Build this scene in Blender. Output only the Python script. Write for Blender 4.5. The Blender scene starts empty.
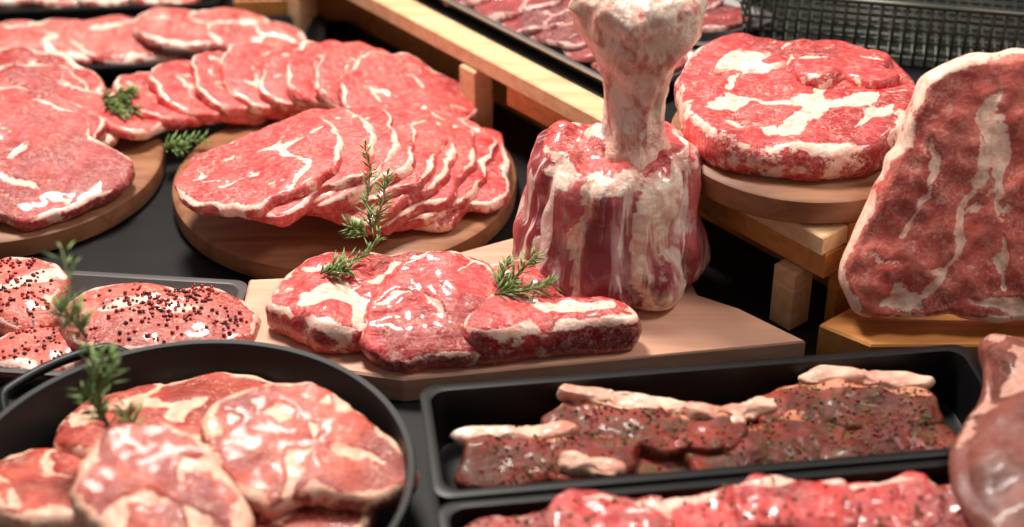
import bpy, random, bmesh
from math import *
from mathutils import Vector, Matrix, noise
random.seed(4)
sc=bpy.context.scene
try:
    sc.view_settings.view_transform='Standard'; sc.view_settings.look='None'
except Exception: pass
# ---------------------------------------------------------------- materials
def newmat(name):
    m=bpy.data.materials.new(name); m.use_nodes=True
    nt=m.node_tree; b=nt.nodes['Principled BSDF']
    return m,nt,b
def nd(nt,t,**k):
    n=nt.nodes.new(t)
    for a,v in k.items(): setattr(n,a,v)
    return n
def noise_n(nt,vec,scale,detail=3,dist=0,rough=.55):
    n=nd(nt,'ShaderNodeTexNoise'); n.inputs['Scale'].default_value=scale
    n.inputs['Detail'].default_value=detail; n.inputs['Distortion'].default_value=dist
    n.inputs['Roughness'].default_value=rough
    nt.links.new(vec,n.inputs['Vector']); return n.outputs['Fac']
def mth(nt,op,a,b=None,c=None,clamp=False):
    n=nd(nt,'ShaderNodeMath',operation=op,use_clamp=clamp)
    for i,v in enumerate((a,b,c)):
        if v is None: continue
        if isinstance(v,(int,float)): n.inputs[i].default_value=v
        else: nt.links.new(v,n.inputs[i])
    return n.outputs[0]
def rng(nt,v,a,b,c=0,d=1):
    n=nd(nt,'ShaderNodeMapRange',interpolation_type='SMOOTHSTEP')
    nt.links.new(v,n.inputs[0])
    for i,x in enumerate((a,b,c,d)): n.inputs[i+1].default_value=x
    return n.outputs[0]
def mixc(nt,f,a,b):
    n=nd(nt,'ShaderNodeMix',data_type='RGBA')
    if isinstance(f,(int,float)): n.inputs[0].default_value=f
    else: nt.links.new(f,n.inputs[0])
    for i,v in ((6,a),(7,b)):
        if isinstance(v,tuple): n.inputs[i].default_value=(*v,1)
        else: nt.links.new(v,n.inputs[i])
    return n.outputs[2]
def bump(nt,b,h,strength,dist):
    n=nd(nt,'ShaderNodeBump'); n.inputs['Strength'].default_value=strength
    n.inputs['Distance'].default_value=dist
    nt.links.new(h,n.inputs['Height']); nt.links.new(n.outputs[0],b.inputs['Normal'])
def ocoord(nt,scale=(1,1,1),rot=(0,0,0)):
    t=nd(nt,'ShaderNodeTexCoord'); m=nd(nt,'ShaderNodeMapping')
    m.inputs['Scale'].default_value=scale; m.inputs['Rotation'].default_value=rot
    nt.links.new(t.outputs['Object'],m.inputs['Vector']); return m.outputs[0]
def meat_mat(name,lean,lean2,fat,marb=.6,ms=45,rough=.36,coat=.45,fine=.5,season=0,bs=.55,fleck=.6,grain=.22,dark=.5,spec=.5,sss=.1):
    m,nt,b=newmat(name)
    v=ocoord(nt)
    at=nd(nt,'ShaderNodeAttribute',attribute_name='fat').outputs['Fac']
    def veins(s,w,ms_,lo,hi,amt,dist):
        nA=noise_n(nt,v,s,5,dist,.66); r=mth(nt,'ABSOLUTE',mth(nt,'SUBTRACT',nA,.5))
        return mth(nt,'MULTIPLY',mth(nt,'MULTIPLY',rng(nt,r,.002,w,1,0),rng(nt,noise_n(nt,v,ms_,3),lo,hi)),amt)
    v1=veins(ms,.014,26,.47,.60,marb,.6)
    v2=veins(ms*2.6,.026,45,.45,.60,fine,.8)
    nK=noise_n(nt,v,250,3,.3,.6); nK2=noise_n(nt,v,34,3)
    v3=mth(nt,'MULTIPLY',mth(nt,'MULTIPLY',rng(nt,nK,.575,.63),rng(nt,nK2,.45,.6)),fleck)
    nC=noise_n(nt,v,110,4,0,.65); nC2=noise_n(nt,v,32,4)
    f=mth(nt,'ADD',at,mth(nt,'MULTIPLY',mth(nt,'SUBTRACT',nC,.5),1.6))
    f=mth(nt,'ADD',f,mth(nt,'MULTIPLY',mth(nt,'SUBTRACT',nC2,.5),1.5))
    f=rng(nt,f,.50,.74)
    f=mth(nt,'MAXIMUM',f,mth(nt,'MAXIMUM',v1,mth(nt,'MAXIMUM',v2,v3)))
    nD=noise_n(nt,v,24,4,.4); nE=noise_n(nt,v,130,4,0,.7); nG=noise_n(nt,v,13,3)
    vf=ocoord(nt,(1,3.5,1),(0,0,.6)); nF2=noise_n(nt,vf,130,4,.3,.7)
    dk=tuple(x*.5 for x in lean2)
    ln=mixc(nt,rng(nt,nD,.36,.62),lean,lean2)
    ln=mixc(nt,rng(nt,nG,.46,.62,0,dark),ln,dk)
    ln=mixc(nt,rng(nt,nF2,.45,.7,0,grain),ln,fat)
    ln=mixc(nt,rng(nt,nF2,.5,.28,0,dark),ln,dk)
    ft=mixc(nt,rng(nt,nE,.42,.66),fat,(fat[0]*.92,fat[1]*.66,fat[2]*.60))
    col=mixc(nt,f,ln,ft)
    if season:
        nS=noise_n(nt,v,170,3); nT=noise_n(nt,v,38,2)
        sf=mth(nt,'MULTIPLY',rng(nt,nS,.48,.56),rng(nt,nT,.38,.56)); sf=mth(nt,'MULTIPLY',sf,season)
        col=mixc(nt,sf,col,mixc(nt,rng(nt,nE,.4,.6),(.05,.015,.006),(.11,.07,.015)))
    nt.links.new(col,b.inputs['Base Color'])
    nt.links.new(rng(nt,nC,.3,.7,rough-.12,rough+.18),b.inputs['Roughness'])
    b.inputs['Coat Weight'].default_value=coat; b.inputs['Coat Roughness'].default_value=.09
    b.inputs['Specular IOR Level'].default_value=spec
    b.inputs['Subsurface Weight'].default_value=sss
    b.inputs['Subsurface Radius'].default_value=(1,.3,.25); b.inputs['Subsurface Scale'].default_value=.003
    nF=noise_n(nt,v,260,3); h=mth(nt,'ADD',mth(nt,'MULTIPLY',nF,.7),mth(nt,'ADD',mth(nt,'MULTIPLY',f,.35),mth(nt,'ADD',mth(nt,'MULTIPLY',nC,.7),mth(nt,'MULTIPLY',nF2,.7))))
    bump(nt,b,h,bs,.002)
    return m
def wood_mat(name,a,c,scale=(4,40,40),rot=0,rough=.5):
    m,nt,b=newmat(name); v=ocoord(nt,scale,(0,0,rot))
    n1=noise_n(nt,v,1.6,5,1.2); n2=noise_n(nt,v,9,3)
    f=mth(nt,'ADD',mth(nt,'MULTIPLY',rng(nt,n1,.3,.7),.75),mth(nt,'MULTIPLY',n2,.3),clamp=True)
    nt.links.new(mixc(nt,f,a,c),b.inputs['Base Color'])
    b.inputs['Roughness'].default_value=rough; bump(nt,b,n2,.15,.001); return m
def plain(name,col,rough=.4,metal=0,ns=60,var=.3,coat=0,spec=.5):
    m,nt,b=newmat(name); v=ocoord(nt); n=noise_n(nt,v,ns,3)
    nt.links.new(mixc(nt,n,tuple(x*(1-var) for x in col),tuple(min(1,x*(1+var)) for x in col)),b.inputs['Base Color'])
    b.inputs['Roughness'].default_value=rough; b.inputs['Metallic'].default_value=metal
    b.inputs['Coat Weight'].default_value=coat; b.inputs['Specular IOR Level'].default_value=spec
    return m
BEEF=meat_mat('beef_bright',(.76,.06,.06),(.46,.018,.026),(.96,.66,.55),.5,34)
SLICE=meat_mat('beef_sliced',(.82,.09,.082),(.56,.03,.036),(.96,.63,.53),.42,32)
STACK=meat_mat('beef_aged',(.64,.05,.045),(.38,.018,.022),(.94,.60,.50),.5,36)
VEAL=meat_mat('pork_pale',(.76,.16,.13),(.54,.055,.05),(.95,.72,.62),.6,26)
PANM=meat_mat('pork_neck',(.66,.105,.065),(.38,.03,.022),(.92,.58,.43),.35,24,.44,.14,.35,bs=.4,grain=.14)
MARIN=meat_mat('marinated_meat',(.30,.025,.012),(.12,.011,.006),(.60,.26,.15),.2,36,.5,.10,.15,.9,fleck=.12,grain=.04,spec=.4)
FATS=meat_mat('fat_strip',(.86,.56,.42),(.64,.22,.15),(.94,.74,.60),.4,36,.40,.3,.4,dark=.2)
RIB=meat_mat('beef_rib_face',(.66,.135,.10),(.50,.07,.055),(.93,.66,.53),.35,30,.48,.15,.45,bs=.35,fleck=.5,dark=.25)
LEG=meat_mat('meat_leg_skin',(.26,.075,.055),(.13,.03,.022),(.58,.33,.26),.25,20,.46,.12,.2,bs=.3,fleck=.15,grain=.08,dark=.3)
DARKM=meat_mat('beef_dark',(.34,.035,.035),(.18,.014,.018),(.62,.40,.36),.5,40)
PEPM=meat_mat('peppered_pork',(.72,.15,.11),(.52,.06,.045),(.92,.64,.54),.55,30)
def shank_mat():
    m,nt,b=newmat('shank_silverskin'); v=ocoord(nt,(1,1,.25)); vv=ocoord(nt)
    at=nd(nt,'ShaderNodeAttribute',attribute_name='fat').outputs['Fac']
    n1=noise_n(nt,v,50,5,.9,.65); n2=noise_n(nt,v,20,3,.6); n3=noise_n(nt,vv,140,3); n4=noise_n(nt,v,28,4,1.2)
    lean=mixc(nt,rng(nt,n2,.38,.6),(.22,.02,.03),(.50,.10,.10))
    lean=mixc(nt,rng(nt,n1,.48,.64,0,.65),lean,(.60,.40,.42))
    lean=mixc(nt,rng(nt,n4,.57,.62,0,.85),lean,(.86,.66,.58))
    f=rng(nt,mth(nt,'ADD',at,mth(nt,'MULTIPLY',mth(nt,'SUBTRACT',n1,.5),1.6)),.36,.8)
    ft=mixc(nt,rng(nt,n3,.35,.65),(.94,.76,.62),(.80,.46,.35))
    nt.links.new(mixc(nt,f,lean,ft),b.inputs['Base Color'])
    b.inputs['Roughness'].default_value=.34; b.inputs['Coat Weight'].default_value=.45; b.inputs['Coat Roughness'].default_value=.1
    bump(nt,b,mth(nt,'ADD',n1,mth(nt,'MULTIPLY',n3,.4)),.7,.004); return m
SHANK=shank_mat()
def bone_mat():
    m,nt,b=newmat('bone'); v=ocoord(nt,(1,1,.6))
    n1=noise_n(nt,v,26,6,.8,.72); n2=noise_n(nt,v,150,4,0,.7); n3=noise_n(nt,v,48,5,.7)
    c=mixc(nt,rng(nt,n1,.45,.60,0,.85),(.94,.76,.62),(.78,.34,.26))
    c=mixc(nt,rng(nt,n3,.54,.62,0,.75),c,(.60,.12,.09))
    c=mixc(nt,rng(nt,n2,.48,.60,0,.45),c,(.97,.84,.72))
    nt.links.new(c,b.inputs['Base Color']); b.inputs['Roughness'].default_value=.38
    b.inputs['Coat Weight'].default_value=.4; b.inputs['Coat Roughness'].default_value=.1
    bump(nt,b,mth(nt,'ADD',n1,mth(nt,'MULTIPLY',n2,.5)),.8,.006); return m
BONE=bone_mat()
WROUND=wood_mat('acacia_wood',(.38,.17,.085),(.21,.08,.035),(5,30,30),.5)
WLIGHT=wood_mat('maple_wood',(.76,.44,.31),(.60,.30,.20),(3,30,30),.15)
WPINE=wood_mat('pine_wood',(.66,.29,.08),(.44,.16,.04),(4,40,40),.77)
WPINEL=wood_mat('pine_edge',(.78,.54,.32),(.58,.34,.17),(4,40,40),.77)
BLACK=plain('black_enamel',(.005,.005,.0055),.42,0,80,.3,0,.3)
TABLE=plain('dark_slate',(.008,.008,.008),.55,0,25,.4,0,.3)
STEEL=plain('brushed_steel',(.45,.43,.42),.3,.9,60,.15)
GREY=plain('grey_tray',(.12,.11,.11),.35,.3,60,.2)
WIRE=plain('dark_wire',(.07,.075,.06),.4,.5)
GREEN=plain('rosemary_green',(.20,.32,.10),.5,0,120,.6)
STEM=plain('rosemary_stem',(.16,.17,.06),.6)
HERB=plain('dried_herb',(.14,.12,.03),.7,0,200,.6)
PRED=plain('pink_peppercorn',(.34,.015,.012),.4,0,200,.6)
PBLK=plain('black_peppercorn',(.04,.025,.02),.6,0,200,.5)
# ---------------------------------------------------------------- mesh builder
class MB:
    def __init__(s,name,mats): s.name=name;s.mats=mats;s.v=[];s.f=[];s.m=[];s.a=[]
    def vert(s,co,fat=0.0): s.v.append(Vector(co)); s.a.append(fat); return len(s.v)-1
    def face(s,ids,mi=0): s.f.append(ids); s.m.append(mi)
    def ringfaces(s,A,B,mi=0):
        n=len(A)
        for i in range(n):
            j=(i+1)%n; s.face((A[i],A[j],B[j],B[i]),mi)
    def fan(s,c,A,mi=0,flip=False):
        n=len(A)
        for i in range(n):
            j=(i+1)%n; s.face((c,A[j],A[i]) if flip else (c,A[i],A[j]),mi)
    def done(s,smooth=True,autosharp=None):
        xs=[p.x for p in s.v];ys=[p.y for p in s.v];zs=[p.z for p in s.v]
        o=Vector(((min(xs)+max(xs))/2,(min(ys)+max(ys))/2,min(zs)))
        me=bpy.data.meshes.new(s.name)
        me.from_pydata([p-o for p in s.v],[],s.f)
        for m in s.mats: me.materials.append(m)
        me.polygons.foreach_set('material_index',s.m)
        me.polygons.foreach_set('use_smooth',[smooth]*len(s.f))
        at=me.attributes.new('fat','FLOAT','POINT'); at.data.foreach_set('value',s.a)
        bm=bmesh.new(); bm.from_mesh(me); bmesh.ops.recalc_face_normals(bm,faces=bm.faces)
        if autosharp:
            for e in bm.edges:
                if len(e.link_faces)==2 and e.calc_face_angle(0)>autosharp: e.smooth=False
        bm.to_mesh(me); bm.free()
        ob=bpy.data.objects.new(s.name,me); ob.location=o
        sc.collection.objects.link(ob); return ob
def smooth_closed(pts,n):
    P=[Vector(p) for p in pts]; m=len(P); dense=[]
    for i in range(m):
        p0,p1,p2,p3=P[i-1],P[i],P[(i+1)%m],P[(i+2)%m]
        for k in range(16):
            t=k/16
            dense.append(.5*((2*p1)+(p2-p0)*t+(2*p0-5*p1+4*p2-p3)*t*t+(3*p1-p0-3*p2+p3)*t**3))
    L=[0]
    for i in range(len(dense)): L.append(L[-1]+(dense[(i+1)%len(dense)]-dense[i]).length)
    out=[];j=0
    for i in range(n):
        d=L[-1]*i/n
        while L[j+1]<d: j+=1
        t=(d-L[j])/max(1e-9,L[j+1]-L[j]); out.append(dense[j].lerp(dense[(j+1)%len(dense)],t))
    return out
def segd(p,a,b):
    ab=b-a; t=max(0,min(1,(p-a).dot(ab)/max(1e-12,ab.dot(ab)))); return (p-(a+ab*t)).length
def slab(mb,pts,th,M,mi=0,rimw=.006,rimf=None,seams=(),n=96,K=18,lump=.0018,bend=None,seed=0,dome=.12,jit=.035,er=None,sidefat=.5,basefat=0.,warp=.012,rough=.02):
    O=smooth_closed(pts,n); c=sum(O,Vector((0,0)))/n
    er=er or min(th*.45,.008); S=seed*7.3
    S2=[([Vector(q) for q in pl],w) for pl,w in seams]
    O2=[]
    for p in O:
        d=p-c; q=d.normalized()
        O2.append(c+d*(1+jit*2*noise.noise(Vector((q.x*1.8,q.y*1.8,S)))+jit*.9*noise.noise(Vector((q.x*5,q.y*5,S+40)))) if jit else p)
    O=O2; topv=[]
    def put(p,z,dist,a,side):
        q3=Vector((p.x*26,p.y*26,S)); f=basefat
        if rimw>0:
            w=rimw*(rimf(a) if rimf else 1)*(.8+1.6*noise.noise(Vector((cos(a)*2.2,sin(a)*2.2,S+3))))
            if side: f=max(f,sidefat+.7*noise.noise(Vector((cos(a)*3,sin(a)*3,S+9))))
            elif w>.0006: f=max(f,min(1,1.5-dist/w))
        sd=0
        if not side:
            wq=p+Vector((noise.noise(q3),noise.noise(q3+Vector((9,3,5)))))*warp+Vector((noise.noise(q3*3),noise.noise(q3*3+Vector((9,3,5)))))*.004
            wm=.50+1.5*noise.noise(Vector((p.x*34,p.y*34,S+17)))
            if wm>.12:
                for pl,w in S2:
                    w2=w*wm
                    for i in range(len(pl)-1):
                        sd=max(sd,min(1,1.5-segd(wq,pl[i],pl[i+1])/w2))
        f=max(0,f,sd)
        zz=z
        if not side and z>0:
            zz+=lump*(noise.noise(Vector((p.x*28,p.y*28,S+1)))*1.2+.6*noise.noise(Vector((p.x*70,p.y*70,S+2)))) -.0014*sd
        co=Vector((p.x,p.y,zz))
        if bend: co=bend(co)
        return mb.vert(M@co,f)
    ci=put(c,th,9,0,False); prev=None
    for k in range(1,K+1):
        s=1-(1-k/K)**1.35; ring=[]
        for i,p in enumerate(O):
            d=p-c; R=d.length; r=s*(R-er); a=atan2(d.y,d.x)
            ring.append(put(c+d/R*r,th*(1-dome*s**3),R-r,a,False))
        topv+= [(mb.v[x].copy(),s) for x in ring]
        if prev is None: mb.fan(ci,ring,mi)
        else: mb.ringfaces(prev,ring,mi)
        prev=ring
    th2=th*(1-dome)
    for ps in (60,30,0,-30,-60,-88):
        ring=[]
        for i,p in enumerate(O):
            d=p-c; R=d.length; a=atan2(d.y,d.x)
            r=R-er*(1-cos(radians(ps)))
            wob=1+(rough*noise.noise(Vector((cos(a)*6,sin(a)*6,S+ps*.02))) if lump else 0)
            ring.append(put(c+d/R*r*wob,th2/2+th2/2*sin(radians(ps)),er*(1-cos(radians(ps))) if ps>40 else 0,a,ps<50))
        mb.ringfaces(prev,ring,mi); prev=ring
    cb=put(c,0,9,0,True); mb.fan(cb,prev,mi,True)
    return topv
def T(x,y,z): return Matrix.Translation((x,y,z))
def R(a,ax): return Matrix.Rotation(radians(a),4,ax)
def tube(mb,pts,rad,seg=8,mi=0,cap=True):
    P=[Vector(p) for p in pts]; prev=None; up=Vector((.13,.21,.97)).normalized(); first=None
    for i,p in enumerate(P):
        t=P[min(i+1,len(P)-1)]-P[max(i-1,0)]
        t.normalize(); x=t.cross(up)
        if x.length<.05: x=t.cross(Vector((1,0,0)))
        x.normalize(); y=t.cross(x); r=rad[i] if isinstance(rad,(list,tuple)) else rad
        ring=[mb.vert(p+x*r*cos(2*pi*k/seg)+y*r*sin(2*pi*k/seg)) for k in range(seg)]
        if prev: mb.ringfaces(prev,ring,mi)
        else: first=ring
        prev=ring
    mb.face(tuple(first[::-1]),mi); mb.face(tuple(prev),mi)
def lathe(mb,prof,cx,cy,z0,n=96,mi=0):
    prev=None
    for r,z in prof:
        if r<1e-6:
            v=mb.vert((cx,cy,z0+z))
            if prev is None: prev=v
            else: mb.fan(v,prev,mi,True)
            continue
        ring=[mb.vert((cx+r*cos(2*pi*k/n),cy+r*sin(2*pi*k/n),z0+z)) for k in range(n)]
        if isinstance(prev,int): mb.fan(prev,ring,mi)
        elif prev: mb.ringfaces(prev,ring,mi)
        prev=ring
def rrect(a,b,r,n=6):
    out=[]
    for sx,sy,s in ((1,1,0),(-1,1,90),(-1,-1,180),(1,-1,270)):
        for k in range(n+1):
            t=radians(s+90*k/n); out.append((sx*(a-r)+r*cos(t),sy*(b-r)+r*sin(t)))
    return out
def tray(name,cx,cy,L,W,rot,h,z0=0,mat=None,slope=.012,wall=.005,cr=.014,lip=.003):
    mb=MB(name,[mat or BLACK]); M=T(cx,cy,z0)@R(rot,'Z'); prev=None
    prof=[(slope,0),(0,h-.003),(-lip,h-.002),(-lip,h),(0,h+.001),(wall,h),(wall+slope,.006),(wall+slope+.004,.004)]
    for d,z in prof:
        ring=[mb.vert(M@Vector((x,y,z))) for x,y in rrect(L/2-d,W/2-d,cr)]
        if prev: mb.ringfaces(prev,ring)
        else: mb.face(tuple(ring[::-1]))
        prev=ring
    mb.face(tuple(prev)); return mb.done(True,.6)
def board_poly(mb,pts,z0,z1,mi=0,bev=.002):
    P=[Vector(p) for p in pts]; c=sum(P,Vector((0,0)))/len(P); prev=None
    for d,z in ((bev,z0),(0,z0+bev),(0,z1-bev),(bev,z1)):
        ring=[mb.vert((*(p-(p-c).normalized()*d),z)) for p in P]
        if prev: mb.ringfaces(prev,ring,mi)
        else: mb.face(tuple(ring[::-1]),mi)
        prev=ring
    mb.face(tuple(prev),mi)
def box(mb,M,x0,x1,y0,y1,z0,z1,mi=0,bev=.0015):
    prev=None
    for d,z in ((bev,z0),(0,z0+bev),(0,z1-bev),(bev,z1)):
        ring=[mb.vert(M@Vector((x,y,z))) for x,y in ((x0+d,y0+d),(x1-d,y0+d),(x1-d,y1-d),(x0+d,y1-d))]
        if prev: mb.ringfaces(prev,ring,mi)
        else: mb.face(tuple(ring[::-1]),mi)
        prev=ring
    mb.face(tuple(prev),mi)
def round_board(name,cx,cy,r,z0,z1,mat):
    mb=MB(name,[mat]); h=z1-z0
    lathe(mb,[(0,0),(r-.006,0),(r-.001,.004),(r,h*.5),(r-.001,h-.003),(r-.005,h),(0,h)],cx,cy,z0)
    return mb.done(True,.7)
def lerp(a,b,t): return a+(b-a)*t
V1=[(-1,-.15),(-.85,.45),(-.45,.8),(.05,.85),(.55,.95),(.95,.55),(1,-.05),(.75,-.6),(.3,-.8),(-.2,-.95),(-.7,-.75)]
V2=[(-1,.1),(-.7,.65),(-.25,.75),(.1,1),(.6,.85),(1,.3),(.8,-.25),(.95,-.7),(.4,-.95),(-.05,-.7),(-.5,-.9),(-.95,-.5)]
V3=[(-1.05,.0),(-.8,.6),(-.3,1),(.3,.8),(.75,.6),(1.1,.25),(.85,-.3),(.4,-.55),(0,-.95),(-.55,-.8),(-.8,-.5)]
VV=(V1,V2,V3)
def shape(i,a,b): return [(x*a,y*b) for x,y in VV[i%3]]
# ---------------------------------------------------------------- counter
mb=MB('counter_top',[TABLE]); board_poly(mb,[(-2,-1.0),(2,-1.0),(2,2.2),(-2,2.2)],-.04,0); mb.done(False)
# ---------------------------------------------------------------- boards
round_board('round_cutting_board',-.507,.152,.155,0,.025,WROUND)
round_board('round_cutting_board',-.165,.122,.170,0,.025,WROUND)
round_board('round_cutting_board',.262,.010,.120,.107,.134,WROUND)
mb=MB('rectangular_cutting_board',[WLIGHT])
board_poly(mb,[(-.236,-.175),(-.20,-.188),(-.09,-.214),(.25,-.160),(.200,-.112),(.165,-.09),(.14,.03),(.01,.01),(-.12,-.056),(-.236,-.066)],0,.025)
mb.done(False)
# ---------------------------------------------------------------- slices
def pile(name,specs,mat,th=.011,vs=None,rim=.005,sf=.45,lump=.002):
    mb=MB(name,[mat])
    for i,(x,y,z,head,tilt,a,b,k) in enumerate(specs):
        rr=random.Random(i*3+len(name)); o=rr.uniform(-.25,.25); o2=rr.uniform(-.25,.25)
        pts=shape(vs if vs is not None else i,a*rr.uniform(.95,1.05),b*rr.uniform(.94,1.05))
        seams=[([(-a*.7,b*(.15+o)),(-a*.2,b*(.45+o)),(a*.35,b*(.2+o2)),(a*.8,b*.5)],.0045),([(a*(.3+o2),b*.3),(a*.45,-b*.3),(a*.2,-b*.75)],.0035),([(-a*.5,-b*(.5+o)),(-a*.1,-b*.2)],.003),([(-a*.6,-b*.1),(-a*.3,-b*(.4+o2)),(a*.1,-b*.55)],.0025)]
        M=T(x,y,z)@R(head+rr.uniform(-7,7),'Z')@R(-tilt,'Y')@R(rr.uniform(-2,2),'X')
        kk=k
        slab(mb,pts,th,M,0,rim,None,seams,n=104,K=21,seed=i*1.7+len(name)+a*100,lump=lump,dome=.08,jit=.07,sidefat=sf,er=.004,bend=lambda c:Vector((c.x,c.y,c.z-kk*c.x*abs(c.x)-kk*.7*c.y*c.y)))
    return mb.done()
sp=[]; N=9
for i in range(N):
    t=i/(N-1)
    x=lerp(-.228,-.078,t**.9); y=lerp(.036,.104,t**.7); tilt=lerp(15,6,t); a=lerp(.082,.078,t); b=lerp(.074,.106,min(1,t*1.5))
    sp.append((x,y,.028+a*sin(radians(tilt))*.8+.026*sin(pi*(1-t)*.6)+(1-t)*.008,lerp(12,6,t),tilt,a,b,1.5))
pile('sliced_beef_fan',sp[::-1],SLICE,.014,0)
sp=[]
A=[(-.385,.226),(-.348,.246),(-.312,.260),(-.277,.269),(-.242,.272),(-.207,.268),(-.172,.258),(-.138,.240),(-.110,.214)]
for i,(x,y) in enumerate(A):
    t=i/8; tilt=-lerp(9,18,t)
    sp.append((x,y,.028+.06*sin(radians(-tilt))*.85+.014*t,lerp(18,-34,t),tilt,.066,.058+.014*t,1.4))
pile('sliced_beef_fan',sp,SLICE,.014,0)
sp=[]
for i in range(5):
    t=i/4
    sp.append((lerp(-.51,-.480,t)-.01,lerp(.218,.088,t),.046+.005*t,-80+8*t,-lerp(11,14,t),.082,.112,.7))
pile('sliced_ribeye_stack',sp,STACK,.016,None,.006)
# ---------------------------------------------------------------- steaks on board
mb=MB('raw_beef_steaks',[BEEF])
pA=[(-.208,-.115),(-.188,-.078),(-.14,-.060),(-.095,-.066),(-.03,-.070),(-.01,-.11),(-.04,-.150),(-.10,-.174),(-.150,-.184),(-.203,-.155)]
slab(mb,pA,.036,T(0,0,.025),0,.010,None,[([(-.175,-.150),(-.14,-.140),(-.115,-.150)],.024),([(-.115,-.12),(-.095,-.09),(-.05,-.08)],.008),([(-.18,-.10),(-.14,-.085)],.007),([(-.16,-.125),(-.12,-.12)],.007)],n=170,K=34,seed=3,dome=.15,lump=.005,sidefat=.45,jit=.05,er=.007)
pB=[(-.058,-.02),(-.035,.035),(.02,.055),(.060,.035),(.062,-.015),(.040,-.052),(-.01,-.056),(-.045,-.045)]
slab(mb,pB,.028,T(-.072,-.150,.040)@R(12,'Z')@R(-4,'Y')@R(20,'X'),0,.006,None,[([(-.05,.0),(-.02,.02),(.02,.02),(.05,.035)],.006),([(.0,.02),(.01,-.02),(.03,-.04)],.004)],n=140,K=28,seed=6,dome=.15,lump=.004,sidefat=.35,jit=.05,er=.007)
mb.done()
mb=MB('raw_beef_steak',[BEEF])
pC=[(-.04,-.105),(-.010,-.086),(.018,-.092),(.045,-.139),(.085,-.150),(.103,-.158),(.104,-.178),(.06,-.187),(.01,-.194),(-.035,-.200),(-.045,-.175),(-.045,-.135)]
slab(mb,pC,.040,T(.002,.0,.026),0,.007,None,[([(-.04,-.15),(-.01,-.15),(.03,-.165),(.08,-.16)],.007),([(0,-.15),(-.01,-.115)],.004)],n=150,K=28,seed=8,dome=.12,lump=.004,sidefat=.35,er=.007)
mb.done()
# ---------------------------------------------------------------- shank with bone
mb=MB('beef_shank_with_bone',[SHANK,BEEF,BONE])
n=150; H=.125; z0=.026; prev=None
prof=[(0,.072),(.06,.083),(.15,.087),(.3,.086),(.5,.080),(.7,.076),(.85,.074),(.95,.071),(1,.064)]
def rad(t):
    for i in range(len(prof)-1):
        if prof[i][0]<=t<=prof[i+1][0]:
            u=(t-prof[i][0])/(prof[i+1][0]-prof[i][0]); return lerp(prof[i][1],prof[i+1][1],u)
    return prof[-1][1]
lob=[(-160,22),(-124,19),(-92,18),(-52,25),(-5,26),(50,30),(110,34),(170,24)]
cx0,cy0=.088,-.058
cb=mb.vert((cx0,cy0,z0))
for j in range(53):
    t=j/52; ring=[]
    cx=cx0+.002*t; cy=cy0+.008*t
    for i in range(n):
        a=2*pi*i/n-pi; ad=degrees(a)+9*sin(t*3.2)+7*noise.noise(Vector((cos(a),sin(a),t*4)))
        d=min(abs((ad-l+180)%360-180)/w for l,w in lob)
        groove=min(1,max(0,(d-.45)/.55))
        bul=1-.17*groove**1.5+.08*noise.noise(Vector((cos(a)*2,sin(a)*2,t*3)))+.03*noise.noise(Vector((cos(a)*5,sin(a)*5,t*6)))
        r=rad(t)*bul
        f=groove*.5+.8*noise.noise(Vector((cos(a)*2.2+4,sin(a)*2.2,t*1.6)))+(.8 if -72<ad<-36 else 0)+(.65 if -112<ad<-98 else 0)+(.5 if t<.05 or t>.92 else 0)
        ring.append(mb.vert((cx+r*cos(a),cy+r*sin(a)*.92,z0+H*t+.014*noise.noise(Vector((cos(a)*1.6,sin(a)*1.6,7)))*t),max(0,min(1,f))))
    if prev: mb.ringfaces(prev,ring,0)
    else: mb.fan(cb,ring,0,True)
    prev=ring
base=[mb.v[x].copy() for x in prev]; bc=sum(base,Vector())/n
for s,dz,ft in ((.96,.003,.8),(.9,.005,.5),(.82,.005,.05),(.7,.007,.0),(.6,.006,.3),(.5,.007,.1),(.4,.012,.6),(.3,.018,.9)):
    ids=[]
    for i in range(n):
        q=bc+(base[i]-bc)*s; q.z+=dz+.008*noise.noise(q*50); a=2*pi*i/n
        ids.append(mb.vert(q,max(0,ft+.7*noise.noise(Vector((cos(a)*3,sin(a)*3,s*4))))))
    mb.ringfaces(prev,ids,1); prev=ids
ct=mb.vert(bc+Vector((0,0,.02)),.8); mb.fan(ct,prev,1)
bp=[(.120,.042,.036,0),(.140,.039,.034,0),(.155,.033,.030,0),(.168,.028,.026,0),(.185,.0255,.024,0),(.205,.0255,.0235,.0),(.222,.028,.026,.05),(.238,.034,.029,.12),(.252,.042,.033,.22),(.266,.049,.037,.3),(.278,.053,.039,.35),(.290,.052,.038,.35),(.299,.046,.033,.32),(.305,.034,.024,.2),(.308,.018,.012,0)]
prev=None; nb=90
def interp(bp,m):
    out=[]
    for i in range(len(bp)-1):
        for k in range(m): out.append(tuple(lerp(bp[i][q],bp[i+1][q],k/m) for q in range(4)))
    return out+[bp[-1]]
for z,ra,rb,lo in interp(bp,5):
    ring=[]
    for k in range(nb):
        a=2*pi*k/nb
        m=1-lo*.45*(abs(sin(a))**3)
        nn=1+.15*noise.noise(Vector((cos(a)*1.8,sin(a)*1.8,z*34)))+.06*noise.noise(Vector((cos(a)*4,sin(a)*4,z*90)))
        ring.append(mb.vert((.104+ra*m*nn*cos(a),-.060+rb*nn*sin(a),z+(.006*noise.noise(Vector((cos(a)*2,sin(a)*2,2))) if z>.25 else 0)+(.008*abs(cos(a))*lo*3 if z>.27 else 0))))
    if prev: mb.ringfaces(prev,ring,2)
    prev=ring
cv=mb.vert((.104,-.057,.303)); mb.fan(cv,prev,2)
mb.done()
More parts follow.
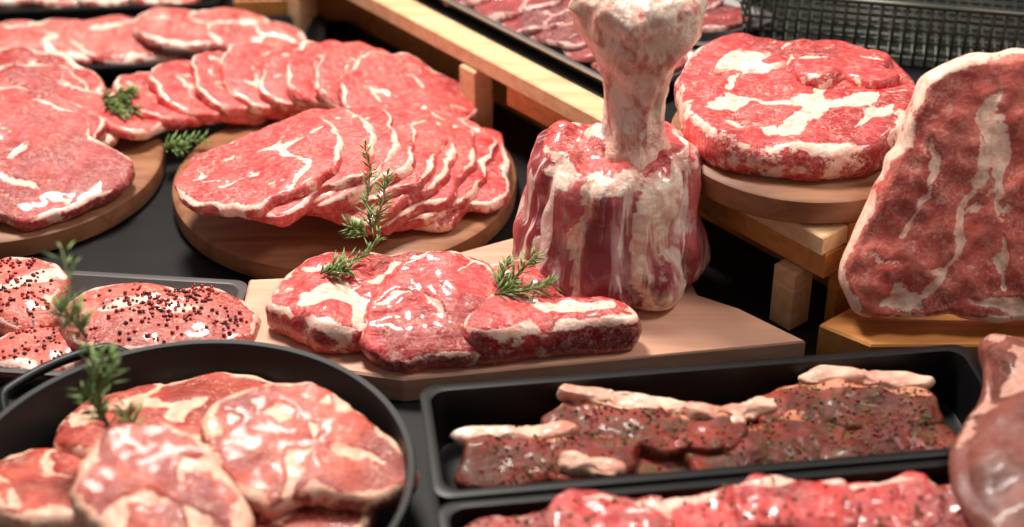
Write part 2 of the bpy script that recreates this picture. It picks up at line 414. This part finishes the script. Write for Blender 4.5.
# ---------------------------------------------------------------- wooden tiered stand
O=Vector((.262,-.126)); th0=radians(130.3); e1=Vector((cos(th0),sin(th0))); e2=Vector((sin(th0),-cos(th0)))
SM=Matrix(((e1.x,e2.x,0,O.x),(e1.y,e2.y,0,O.y),(0,0,1,0),(0,0,0,1)))
mb=MB('pine_display_stand',[WPINE,WPINEL,TABLE])
box(mb,SM,.0,1.1,0,.032,.088,.107,1)
box(mb,SM,.0,.42,.006,.030,.062,.0875,0)
box(mb,SM,.0,.032,.033,.62,.086,.107,0)
box(mb,SM,.033,1.1,.0325,.62,.086,.105,2)
for s in (.022,.460,.78,1.06):
    box(mb,SM,s,s+.024,-.004,.020,0,.061 if s<.43 else .087,1)
box(mb,SM,.03,1.08,.075,.085,0,.085,0)
box(mb,SM,.002,.012,.03,.5,0,.085,0)
mb.done(False)
mb=MB('pine_plinth',[WPINE])
board_poly(mb,[(.262,-.150),(.30,-.180),(.56,-.180),(.6,.0),(.40,.0),(.300,-.118)],0,.035)
mb.done(False)
# ---------------------------------------------------------------- steak on raised board
mb=MB('bone_in_chuck_steak',[BEEF,BONE])
pD=[(.150,.02),(.158,.085),(.185,.13),(.24,.14),(.30,.125),(.35,.095),(.370,.04),(.350,-.025),(.310,-.072),(.25,-.082),(.185,-.070),(.155,-.03)]
slab(mb,pD,.040,T(0,0,.134),0,.007,lambda a:2.0 if -2.9<a<-.3 else .8,[([(.16,-.01),(.21,.005),(.26,-.005),(.31,.005),(.355,.02)],.011),([(.20,.02),(.215,.07),(.25,.11)],.006),([(.27,0),(.29,.04),(.335,.08)],.006),([(.24,-.05),(.27,-.01)],.008),([(.19,-.03),(.22,-.045)],.010),([(.29,-.04),(.33,-.01)],.008)],n=190,K=38,seed=12,dome=.12,lump=.005,sidefat=.58,er=.008)
slab(mb,[(-.03,-.01),(-.015,.02),(.02,.022),(.035,0),(.015,-.018),(-.015,-.02)],.012,T(.215,.065,.167),1,0,n=60,K=10,lump=.004,seed=2)
slab(mb,[(x*.05,y*.045) for x,y in V2],.022,T(.30,.06,.161)@R(-6,'X'),0,.004,None,[([(-.04,0),(0,.01),(.04,0)],.004)],n=90,K=18,lump=.004,seed=13)
mb.done()
# ---------------------------------------------------------------- standing rib
mb=MB('beef_rib_roast',[RIB,BONE])
s7=sin(radians(70))
wp=[(.414,.252),(.375,.246),(.343,.230),(.322,.198),(.305,.152),(.280,.10),(.274,.075),(.281,.052),(.298,.037),(.34,.037),(.42,.037),(.48,.045),(.51,.12),(.50,.2),(.46,.25)]
pts=[(x,(z-.035)/s7) for x,z in wp]
slab(mb,pts,.034,T(0,-.142,.037)@R(70,'X'),0,.008,None,[([(.400,.225),(.385,.17),(.380,.12),(.368,.06),(.345,.02)],.008),([(.388,.16),(.405,.11),(.41,.04)],.007),([(.30,.06),(.33,.045),(.365,.05)],.004),([(.34,.18),(.345,.12),(.33,.08)],.003),([(.43,.2),(.44,.1),(.45,.03)],.008),([(.31,.02),(.36,.015),(.42,.02)],.012),([(.385,.17),(.40,.14),(.392,.10)],.012)],n=200,K=40,seed=20,dome=.10,lump=.004,sidefat=.85,warp=.016)
mb.done()
# ---------------------------------------------------------------- pepper tray
tray('serving_tray',-.395,-.125,.30,.150,-6,.022,mat=GREY,slope=.010,wall=.004)
def scatter(mb,topv,nn,mis,r=(.0014,.0024),cl=6,spread=.025,p_any=.3):
    cs=[random.choice(topv)[0] for _ in range(cl)]
    for _ in range(nn):
        for _t in range(20):
            p,s=random.choice(topv)
            if random.random()>s: continue
            if s<.95 and (random.random()<p_any or min((p-c).length for c in cs)<spread): break
        rr=random.uniform(*r); q=p+Vector((random.uniform(-.004,.004),random.uniform(-.004,.004),rr*.4)); mi=random.choice(mis)
        t=[mb.vert(q+Vector(d)*rr) for d in ((0,0,1),(1,0,.1),(.2,.95,-.1),(-.85,.5,.1),(-.8,-.6,-.1),(.3,-.95,.1),(0,0,-1))]
        for i in range(5):
            j=(i+1)%5; mb.face((t[0],t[1+i],t[1+j]),mi); mb.face((t[6],t[1+j],t[1+i]),mi)
mb=MB('peppered_pork_steaks',[PEPM,PRED,PBLK])
t1=slab(mb,shape(0,.086,.052),.028,T(-.305,-.140,.016)@R(-8,'Z')@R(3,'Y')@R(5,'X'),0,.008,None,[([(-.05,.0),(0,.015),(.05,.01)],.016)],n=120,K=24,seed=31,dome=.2,lump=.003)
t2=slab(mb,shape(1,.068,.054),.026,T(-.455,-.100,.016)@R(5,'Z')@R(5,'X'),0,.008,None,[([(-.05,.02),(0,.0),(.05,.02)],.010)],n=100,K=20,seed=33,dome=.2,lump=.003)
t3=slab(mb,shape(2,.060,.035),.018,T(-.39,-.165,.010)@R(10,'Z'),0,.008,None,[],n=100,K=20,seed=35,dome=.2,lump=.003)
scatter(mb,t1,240,(1,1,1,2),(.0012,.0024),7,.018,.15); scatter(mb,t2,280,(1,1,2),(.0012,.0022),9,.02,.15); scatter(mb,t3,80,(1,1,2),(.0012,.0022))
mb.done()
# ---------------------------------------------------------------- pan
PX,PY=-.240,-.378
mb=MB('black_pan',[BLACK])
lathe(mb,[(0,0),(.148,0),(.158,.006),(.166,.056),(.1695,.0595),(.1685,.062),(.164,.0615),(.1615,.057),(.156,.014),(.148,.007),(0,.006)],PX,PY,0,128)
for a0 in (132,312):
    pts=[]
    for k in range(25):
        u=k/24; a=radians(a0-22+44*u); rr=.163+.034*min(1,sin(pi*u)*1.8)
        pts.append((PX+rr*cos(a),PY+rr*sin(a),.048+.004*sin(pi*u)))
    tube(mb,pts,.0045,10)
mb.done(True,.9)
mb=MB('pork_neck_steaks',[PANM])
def seamset(a,b,w=1): return [([(-a*.8,b*.1),(-a*.3,b*.35),(a*.1,b*.05),(a*.5,b*.3),(a*.85,b*.1)],.007*w),([(a*.1,b*.05),(a*.0,-b*.4),(a*.25,-b*.8)],.006*w),([(-a*.3,b*.35),(-a*.1,b*.8)],.005*w)]
def pk(i,a,b,M,seed,th=.022,k=.5): slab(mb,shape(i,a,b),th,M,0,.011,None,seamset(a,b,1.7),n=140,K=28,seed=seed,dome=.05,lump=.0016,jit=.05,er=.007,sidefat=.75,bend=lambda c:Vector((c.x,c.y,c.z-k*c.x*c.x-.4*c.y*c.y)))
pk(1,.085,.06,T(-.262,-.40,.010)@R(30,'Z'),40)
pk(1,.070,.062,T(-.175,-.40,.010)@R(60,'Z'),39)
pk(0,.086,.064,T(-.265,-.290,.030)@R(10,'Z')@R(-9,'X'),41)
pk(1,.060,.062,T(-.335,-.375,.032)@R(80,'Z')@R(14,'Y'),42)
pk(2,.082,.062,T(-.157,-.342,.042)@R(-24,'Z')@R(10,'X')@R(9,'Y'),43)
pk(0,.074,.060,T(-.250,-.416,.060)@R(-62,'Z')@R(16,'Y'),44)
mb.done()
# ---------------------------------------------------------------- black trays front
tray('black_serving_tray',.158,-.302,.444,.130,7.5,.055,slope=.005)
tray('black_serving_tray',.183,-.444,.455,.145,7.5,.052,slope=.005)
def strip(mb,cx,cy,z,L,W,rot,seed,fatw,th=.022,tx=0,mi=0,bf=0.,jit=.09):
    pts=[(-L/2,-W*.2),(-L*.42,W*.35),(-L*.2,W*.5),(L*.1,W*.45),(L*.35,W*.5),(L*.5,W*.1),(L*.44,-W*.38),(L*.15,-W*.5),(-L*.15,-W*.42),(-L*.4,-W*.48)]
    return slab(mb,pts,th,T(cx,cy,z)@R(rot,'Z')@R(tx,'X'),mi,.002,None,[([(-L*.47,W*.33),(0,W*.42),(L*.47,W*.33)],fatw)] if fatw else [],n=130,K=22,seed=seed,dome=.12,lump=.005,jit=jit,sidefat=.1+bf,basefat=bf,er=.005)
mb=MB('herb_marinated_pork_strips',[MARIN,HERB,PRED,PBLK,FATS])
tv=[]
tv+=strip(mb,.145,-.302,.010,.34,.080,7,50,0,.020,jit=.03)
tv+=strip(mb,.030,-.330,.024,.14,.052,2,51,.006,.020,8)
tv+=strip(mb,.105,-.296,.030,.16,.052,-12,52,.008,.018,12)
tv+=strip(mb,.195,-.312,.022,.13,.054,18,53,.005,.020,8)
tv+=strip(mb,.268,-.268,.026,.15,.054,0,54,.008,.020,12)
tv+=strip(mb,.290,-.300,.016,.12,.054,14,56,.005,.022,6)
for cx,cy,z,L,r,sd in ((.005,-.308,.036,.10,5,71),(.078,-.272,.044,.09,-16,72),(.135,-.284,.042,.09,-16,75),(.285,-.240,.040,.11,-6,73),(.185,-.275,.034,.05,20,76),(.06,-.345,.036,.05,-4,77)):
    strip(mb,cx,cy,z,L,.017,r,sd,0,.012,12,4,.42,.14)
scatter(mb,tv,1200,(1,1,1,2,2,3),(.0008,.0017),40,.02,.35)
mb.done()
mb=MB('marinated_pork_pieces',[BEEF,HERB,PRED,PBLK])
tv=[]
for i,(x,y,z,r) in enumerate([(.003,-.437,.036,10),(.070,-.422,.042,-12),(.138,-.414,.036,15),(.205,-.404,.042,-5),(.272,-.398,.036,12),(.338,-.395,.034,30),(.05,-.475,.024,0),(.14,-.467,.028,10),(.23,-.455,.028,-8),(.31,-.445,.028,20)]):
    tv+=strip(mb,x,y,z,.093,.056,r,60+i,.010,.018,8,jit=.06)
strip(mb,.180,-.444,.008,.36,.10,7.5,99,0,.026,jit=.03)
scatter(mb,tv,420,(1,1,2,3),(.0009,.0019),14)
mb.done()
# ---------------------------------------------------------------- leg of meat at the right edge
mb=MB('bone_in_meat_leg',[LEG])
pp=[(.376,-.226),(.392,-.214),(.412,-.224),(.416,-.257),(.428,-.290),(.458,-.33),(.475,-.39),(.46,-.46),(.40,-.50),(.345,-.48),(.320,-.432),(.320,-.372),(.341,-.328),(.362,-.293),(.372,-.258)]
slab(mb,pp,.040,T(0,0,.058),0,.006,lambda a:2.5 if a>.6 else .3,[([(.39,-.23),(.395,-.27),(.385,-.31)],.012)],n=160,K=26,seed=70,dome=.55,lump=.004,jit=.01,er=.012,sidefat=.1)
mb.done()
# ---------------------------------------------------------------- back left trays with meat
tray('black_serving_tray',-.435,.410,.44,.115,5,.030)
tray('black_serving_tray',-.56,.550,.42,.12,5,.034)
mb=MB('pork_cutlets',[VEAL])
for i,(x,y,z,a,b,r) in enumerate([(-.60,.385,.022,.075,.046,0),(-.52,.40,.028,.078,.046,10),(-.43,.405,.022,.075,.048,-5),(-.35,.42,.032,.078,.046,8),(-.285,.412,.022,.055,.042,-20)]):
    slab(mb,shape(i,a,b),.020,T(x,y,z)@R(r,'Z')@R(8,'Y')@R(6,'X'),0,.008,None,seamset(a,b),n=90,K=18,seed=80+i,dome=.15,lump=.004)
mb.done()
mb=MB('pork_cutlets',[VEAL])
for i,(x,y,z,a,b,r) in enumerate([(-.66,.54,.02,.07,.045,0),(-.57,.55,.026,.07,.045,12),(-.48,.555,.022,.07,.045,-8),(-.42,.56,.02,.05,.045,5)]):
    slab(mb,shape(i,a,b),.020,T(x,y,z)@R(r,'Z')@R(8,'Y')@R(6,'X'),0,.008,None,seamset(a,b),n=84,K=16,seed=90+i,dome=.15,lump=.004)
mb.done()
mb=MB('wooden_crate',[WPINE,WPINEL]); CM=T(-.230,.57,0)@R(3,'Z')
for zz in (.01,.05):
    box(mb,CM,-.09,.06,-.06,-.05,zz,zz+.03,0); box(mb,CM,-.09,.06,.10,.11,zz,zz+.03,0)
    box(mb,CM,-.10,-.09,-.06,.11,zz,zz+.03,0); box(mb,CM,.06,.07,-.06,.11,zz,zz+.03,0)
for x in (-.09,.045):
    for y in (-.05,.085): box(mb,CM,x,x+.015,y,y+.015,0,.085,1)
mb.done(False)
# steel trays on the stand
def onshelf(s,e): p=O+e1*s+e2*e; return p.x,p.y
ang=degrees(th0)
for s,e in ((.50,.092),(.53,.215)):
    x,y=onshelf(s,e); tray('steel_tray',x,y,.46,.108,ang,.018,.106,mat=STEEL,wall=.003)
    mb=MB('beef_slices',[DARKM])
    for i in range(9):
        x,y=onshelf(s-.185+.046*i,e)
        slab(mb,shape(i,.050,.040),.012,T(x,y,.118)@R(ang+10*i,'Z')@R(12,'Y'),0,.004,None,seamset(.04,.035,.6),n=60,K=12,seed=100+i,dome=.2,lump=.003)
    mb.done()
# ---------------------------------------------------------------- wire basket
mb=MB('wire_basket',[WIRE]); WM=T(.46,.31,.106)@R(-12,'Z')
def wl(a,b,r=.0016): tube(mb,[WM@Vector(a),WM@Vector(b)],r,6)
LX,LY,HZ=.20,.12,.07
for k in range(35):
    x=-LX+2*LX*k/34
    wl((x,-LY,0),(x,-LY-.012,HZ)); wl((x,-LY,0),(x,LY,0)); wl((x,LY,0),(x,LY+.012,HZ))
for k in range(15):
    y=-LY+2*LY*k/14
    wl((-LX,y,0),(LX,y,0)); wl((-LX,y,0),(-LX-.012,y,HZ)); wl((LX,y,0),(LX+.012,y,HZ))
for k in range(6):
    z=HZ*k/5; o=.012*k/5; r=.003 if k==5 else .0016
    wl((-LX-o,-LY-o,z),(LX+o,-LY-o,z),r); wl((-LX-o,LY+o,z),(LX+o,LY+o,z),r); wl((-LX-o,-LY-o,z),(-LX-o,LY+o,z),r); wl((LX+o,-LY-o,z),(LX+o,LY+o,z),r)
mb.done()
# ---------------------------------------------------------------- rosemary
def rosemary(paths,nn,ln=.016,name='rosemary_sprig',w=.0013):
    mb=MB(name,[GREEN,STEM])
    for pts in paths:
        P=[Vector(p) for p in pts]
        tube(mb,P,[.0012*(1-.5*i/len(P)) for i in range(len(P))],6,1)
        segs=len(P)-1
        for k in range(nn):
            u=(k+.5)/nn*segs; i=min(segs-1,int(u)); q=P[i].lerp(P[i+1],u-i); t=(P[i+1]-P[i]).normalized()
            r=Vector((random.gauss(0,1),random.gauss(0,1),random.gauss(0,1))); r=(r-t*r.dot(t)).normalized()
            d=(t*random.uniform(.3,1.0)+r).normalized(); L=ln*random.uniform(.6,1.15)*(1-.35*u/segs)
            if q.z+d.z*L<P[0].z-.004: d.z=abs(d.z)*.3
            x=d.cross(Vector((.3,.2,1))).normalized(); y=d.cross(x)
            mid=q+d*L*.5+t*.001
            a=mb.vert(q); b=mb.vert(q+d*L+t*.002)
            m=[mb.vert(mid+x*w),mb.vert(mid+y*w*.6),mb.vert(mid-x*w),mb.vert(mid-y*w*.6)]
            for z in range(4):
                mb.face((a,m[z],m[(z+1)%4])); mb.face((b,m[(z+1)%4],m[z]))
    return mb.done()
rosemary([[(-.420,.215,.066),(-.400,.205,.062),(-.375,.195,.054)],[(-.415,.20,.066),(-.39,.185,.056)],[(-.405,.215,.066),(-.385,.215,.068)]],60)
rosemary([[(-.355,.172,.031),(-.335,.168,.036),(-.31,.172,.038)],[(-.35,.165,.031),(-.33,.155,.036)]],45)
rosemary([[(-.125,-.050,.066),(-.13,-.03,.085),(-.127,-.01,.108),(-.132,.0,.125)],[(-.125,-.05,.066),(-.115,-.035,.088),(-.112,-.02,.105)],[(-.128,-.058,.066),(-.145,-.06,.078)]],48,.018)
rosemary([[(-.165,-.115,.064),(-.145,-.105,.068),(-.125,-.10,.073),(-.115,-.085,.086)],[(-.16,-.115,.064),(-.14,-.115,.068)]],48)
rosemary([[(-.01,-.145,.066),(.005,-.135,.075),(.02,-.125,.090)],[(-.015,-.15,.066),(.01,-.15,.070),(.035,-.145,.073)],[(-.01,-.145,.066),(-.005,-.125,.083)]],48,.018)
rosemary([[(-.290,-.350,.058),(-.302,-.345,.09),(-.306,-.335,.13),(-.316,-.325,.17),(-.323,-.31,.215)],[(-.30,-.345,.08),(-.315,-.34,.11)],[(-.29,-.350,.058),(-.28,-.35,.085),(-.283,-.35,.10)],[(-.306,-.34,.11),(-.295,-.335,.135)],[(-.312,-.328,.15),(-.326,-.325,.175)]],46,.024,w=.0015)
# ---------------------------------------------------------------- lights / world / camera
def area(name,loc,tgt,size,e,col):
    l=bpy.data.lights.new(name,'AREA'); l.size=size; l.energy=e; l.color=col
    o=bpy.data.objects.new(name,l); o.location=loc
    o.rotation_euler=(Vector(tgt)-Vector(loc)).to_track_quat('-Z','Y').to_euler(); sc.collection.objects.link(o)
area('display_lamp',(-.32,.34,1.33),(0,0,0),.30,34,(1,.93,.84))
area('display_lamp',(.9,-.1,1.3),(.1,-.1,0),.30,10,(1,.92,.83))
w=bpy.data.worlds.new('World'); sc.world=w; w.use_nodes=True
w.node_tree.nodes['Background'].inputs[0].default_value=(1,.92,.88,1)
w.node_tree.nodes['Background'].inputs[1].default_value=.21
cam=bpy.data.cameras.new('camera'); co=bpy.data.objects.new('camera',cam); sc.collection.objects.link(co)
co.location=(0,-1.342,.871); co.rotation_euler=(radians(57),0,0)
cam.lens=60; cam.sensor_width=36; cam.clip_start=.05
cam.dof.use_dof=True; cam.dof.focus_distance=1.50; cam.dof.aperture_fstop=2.8
sc.camera=co
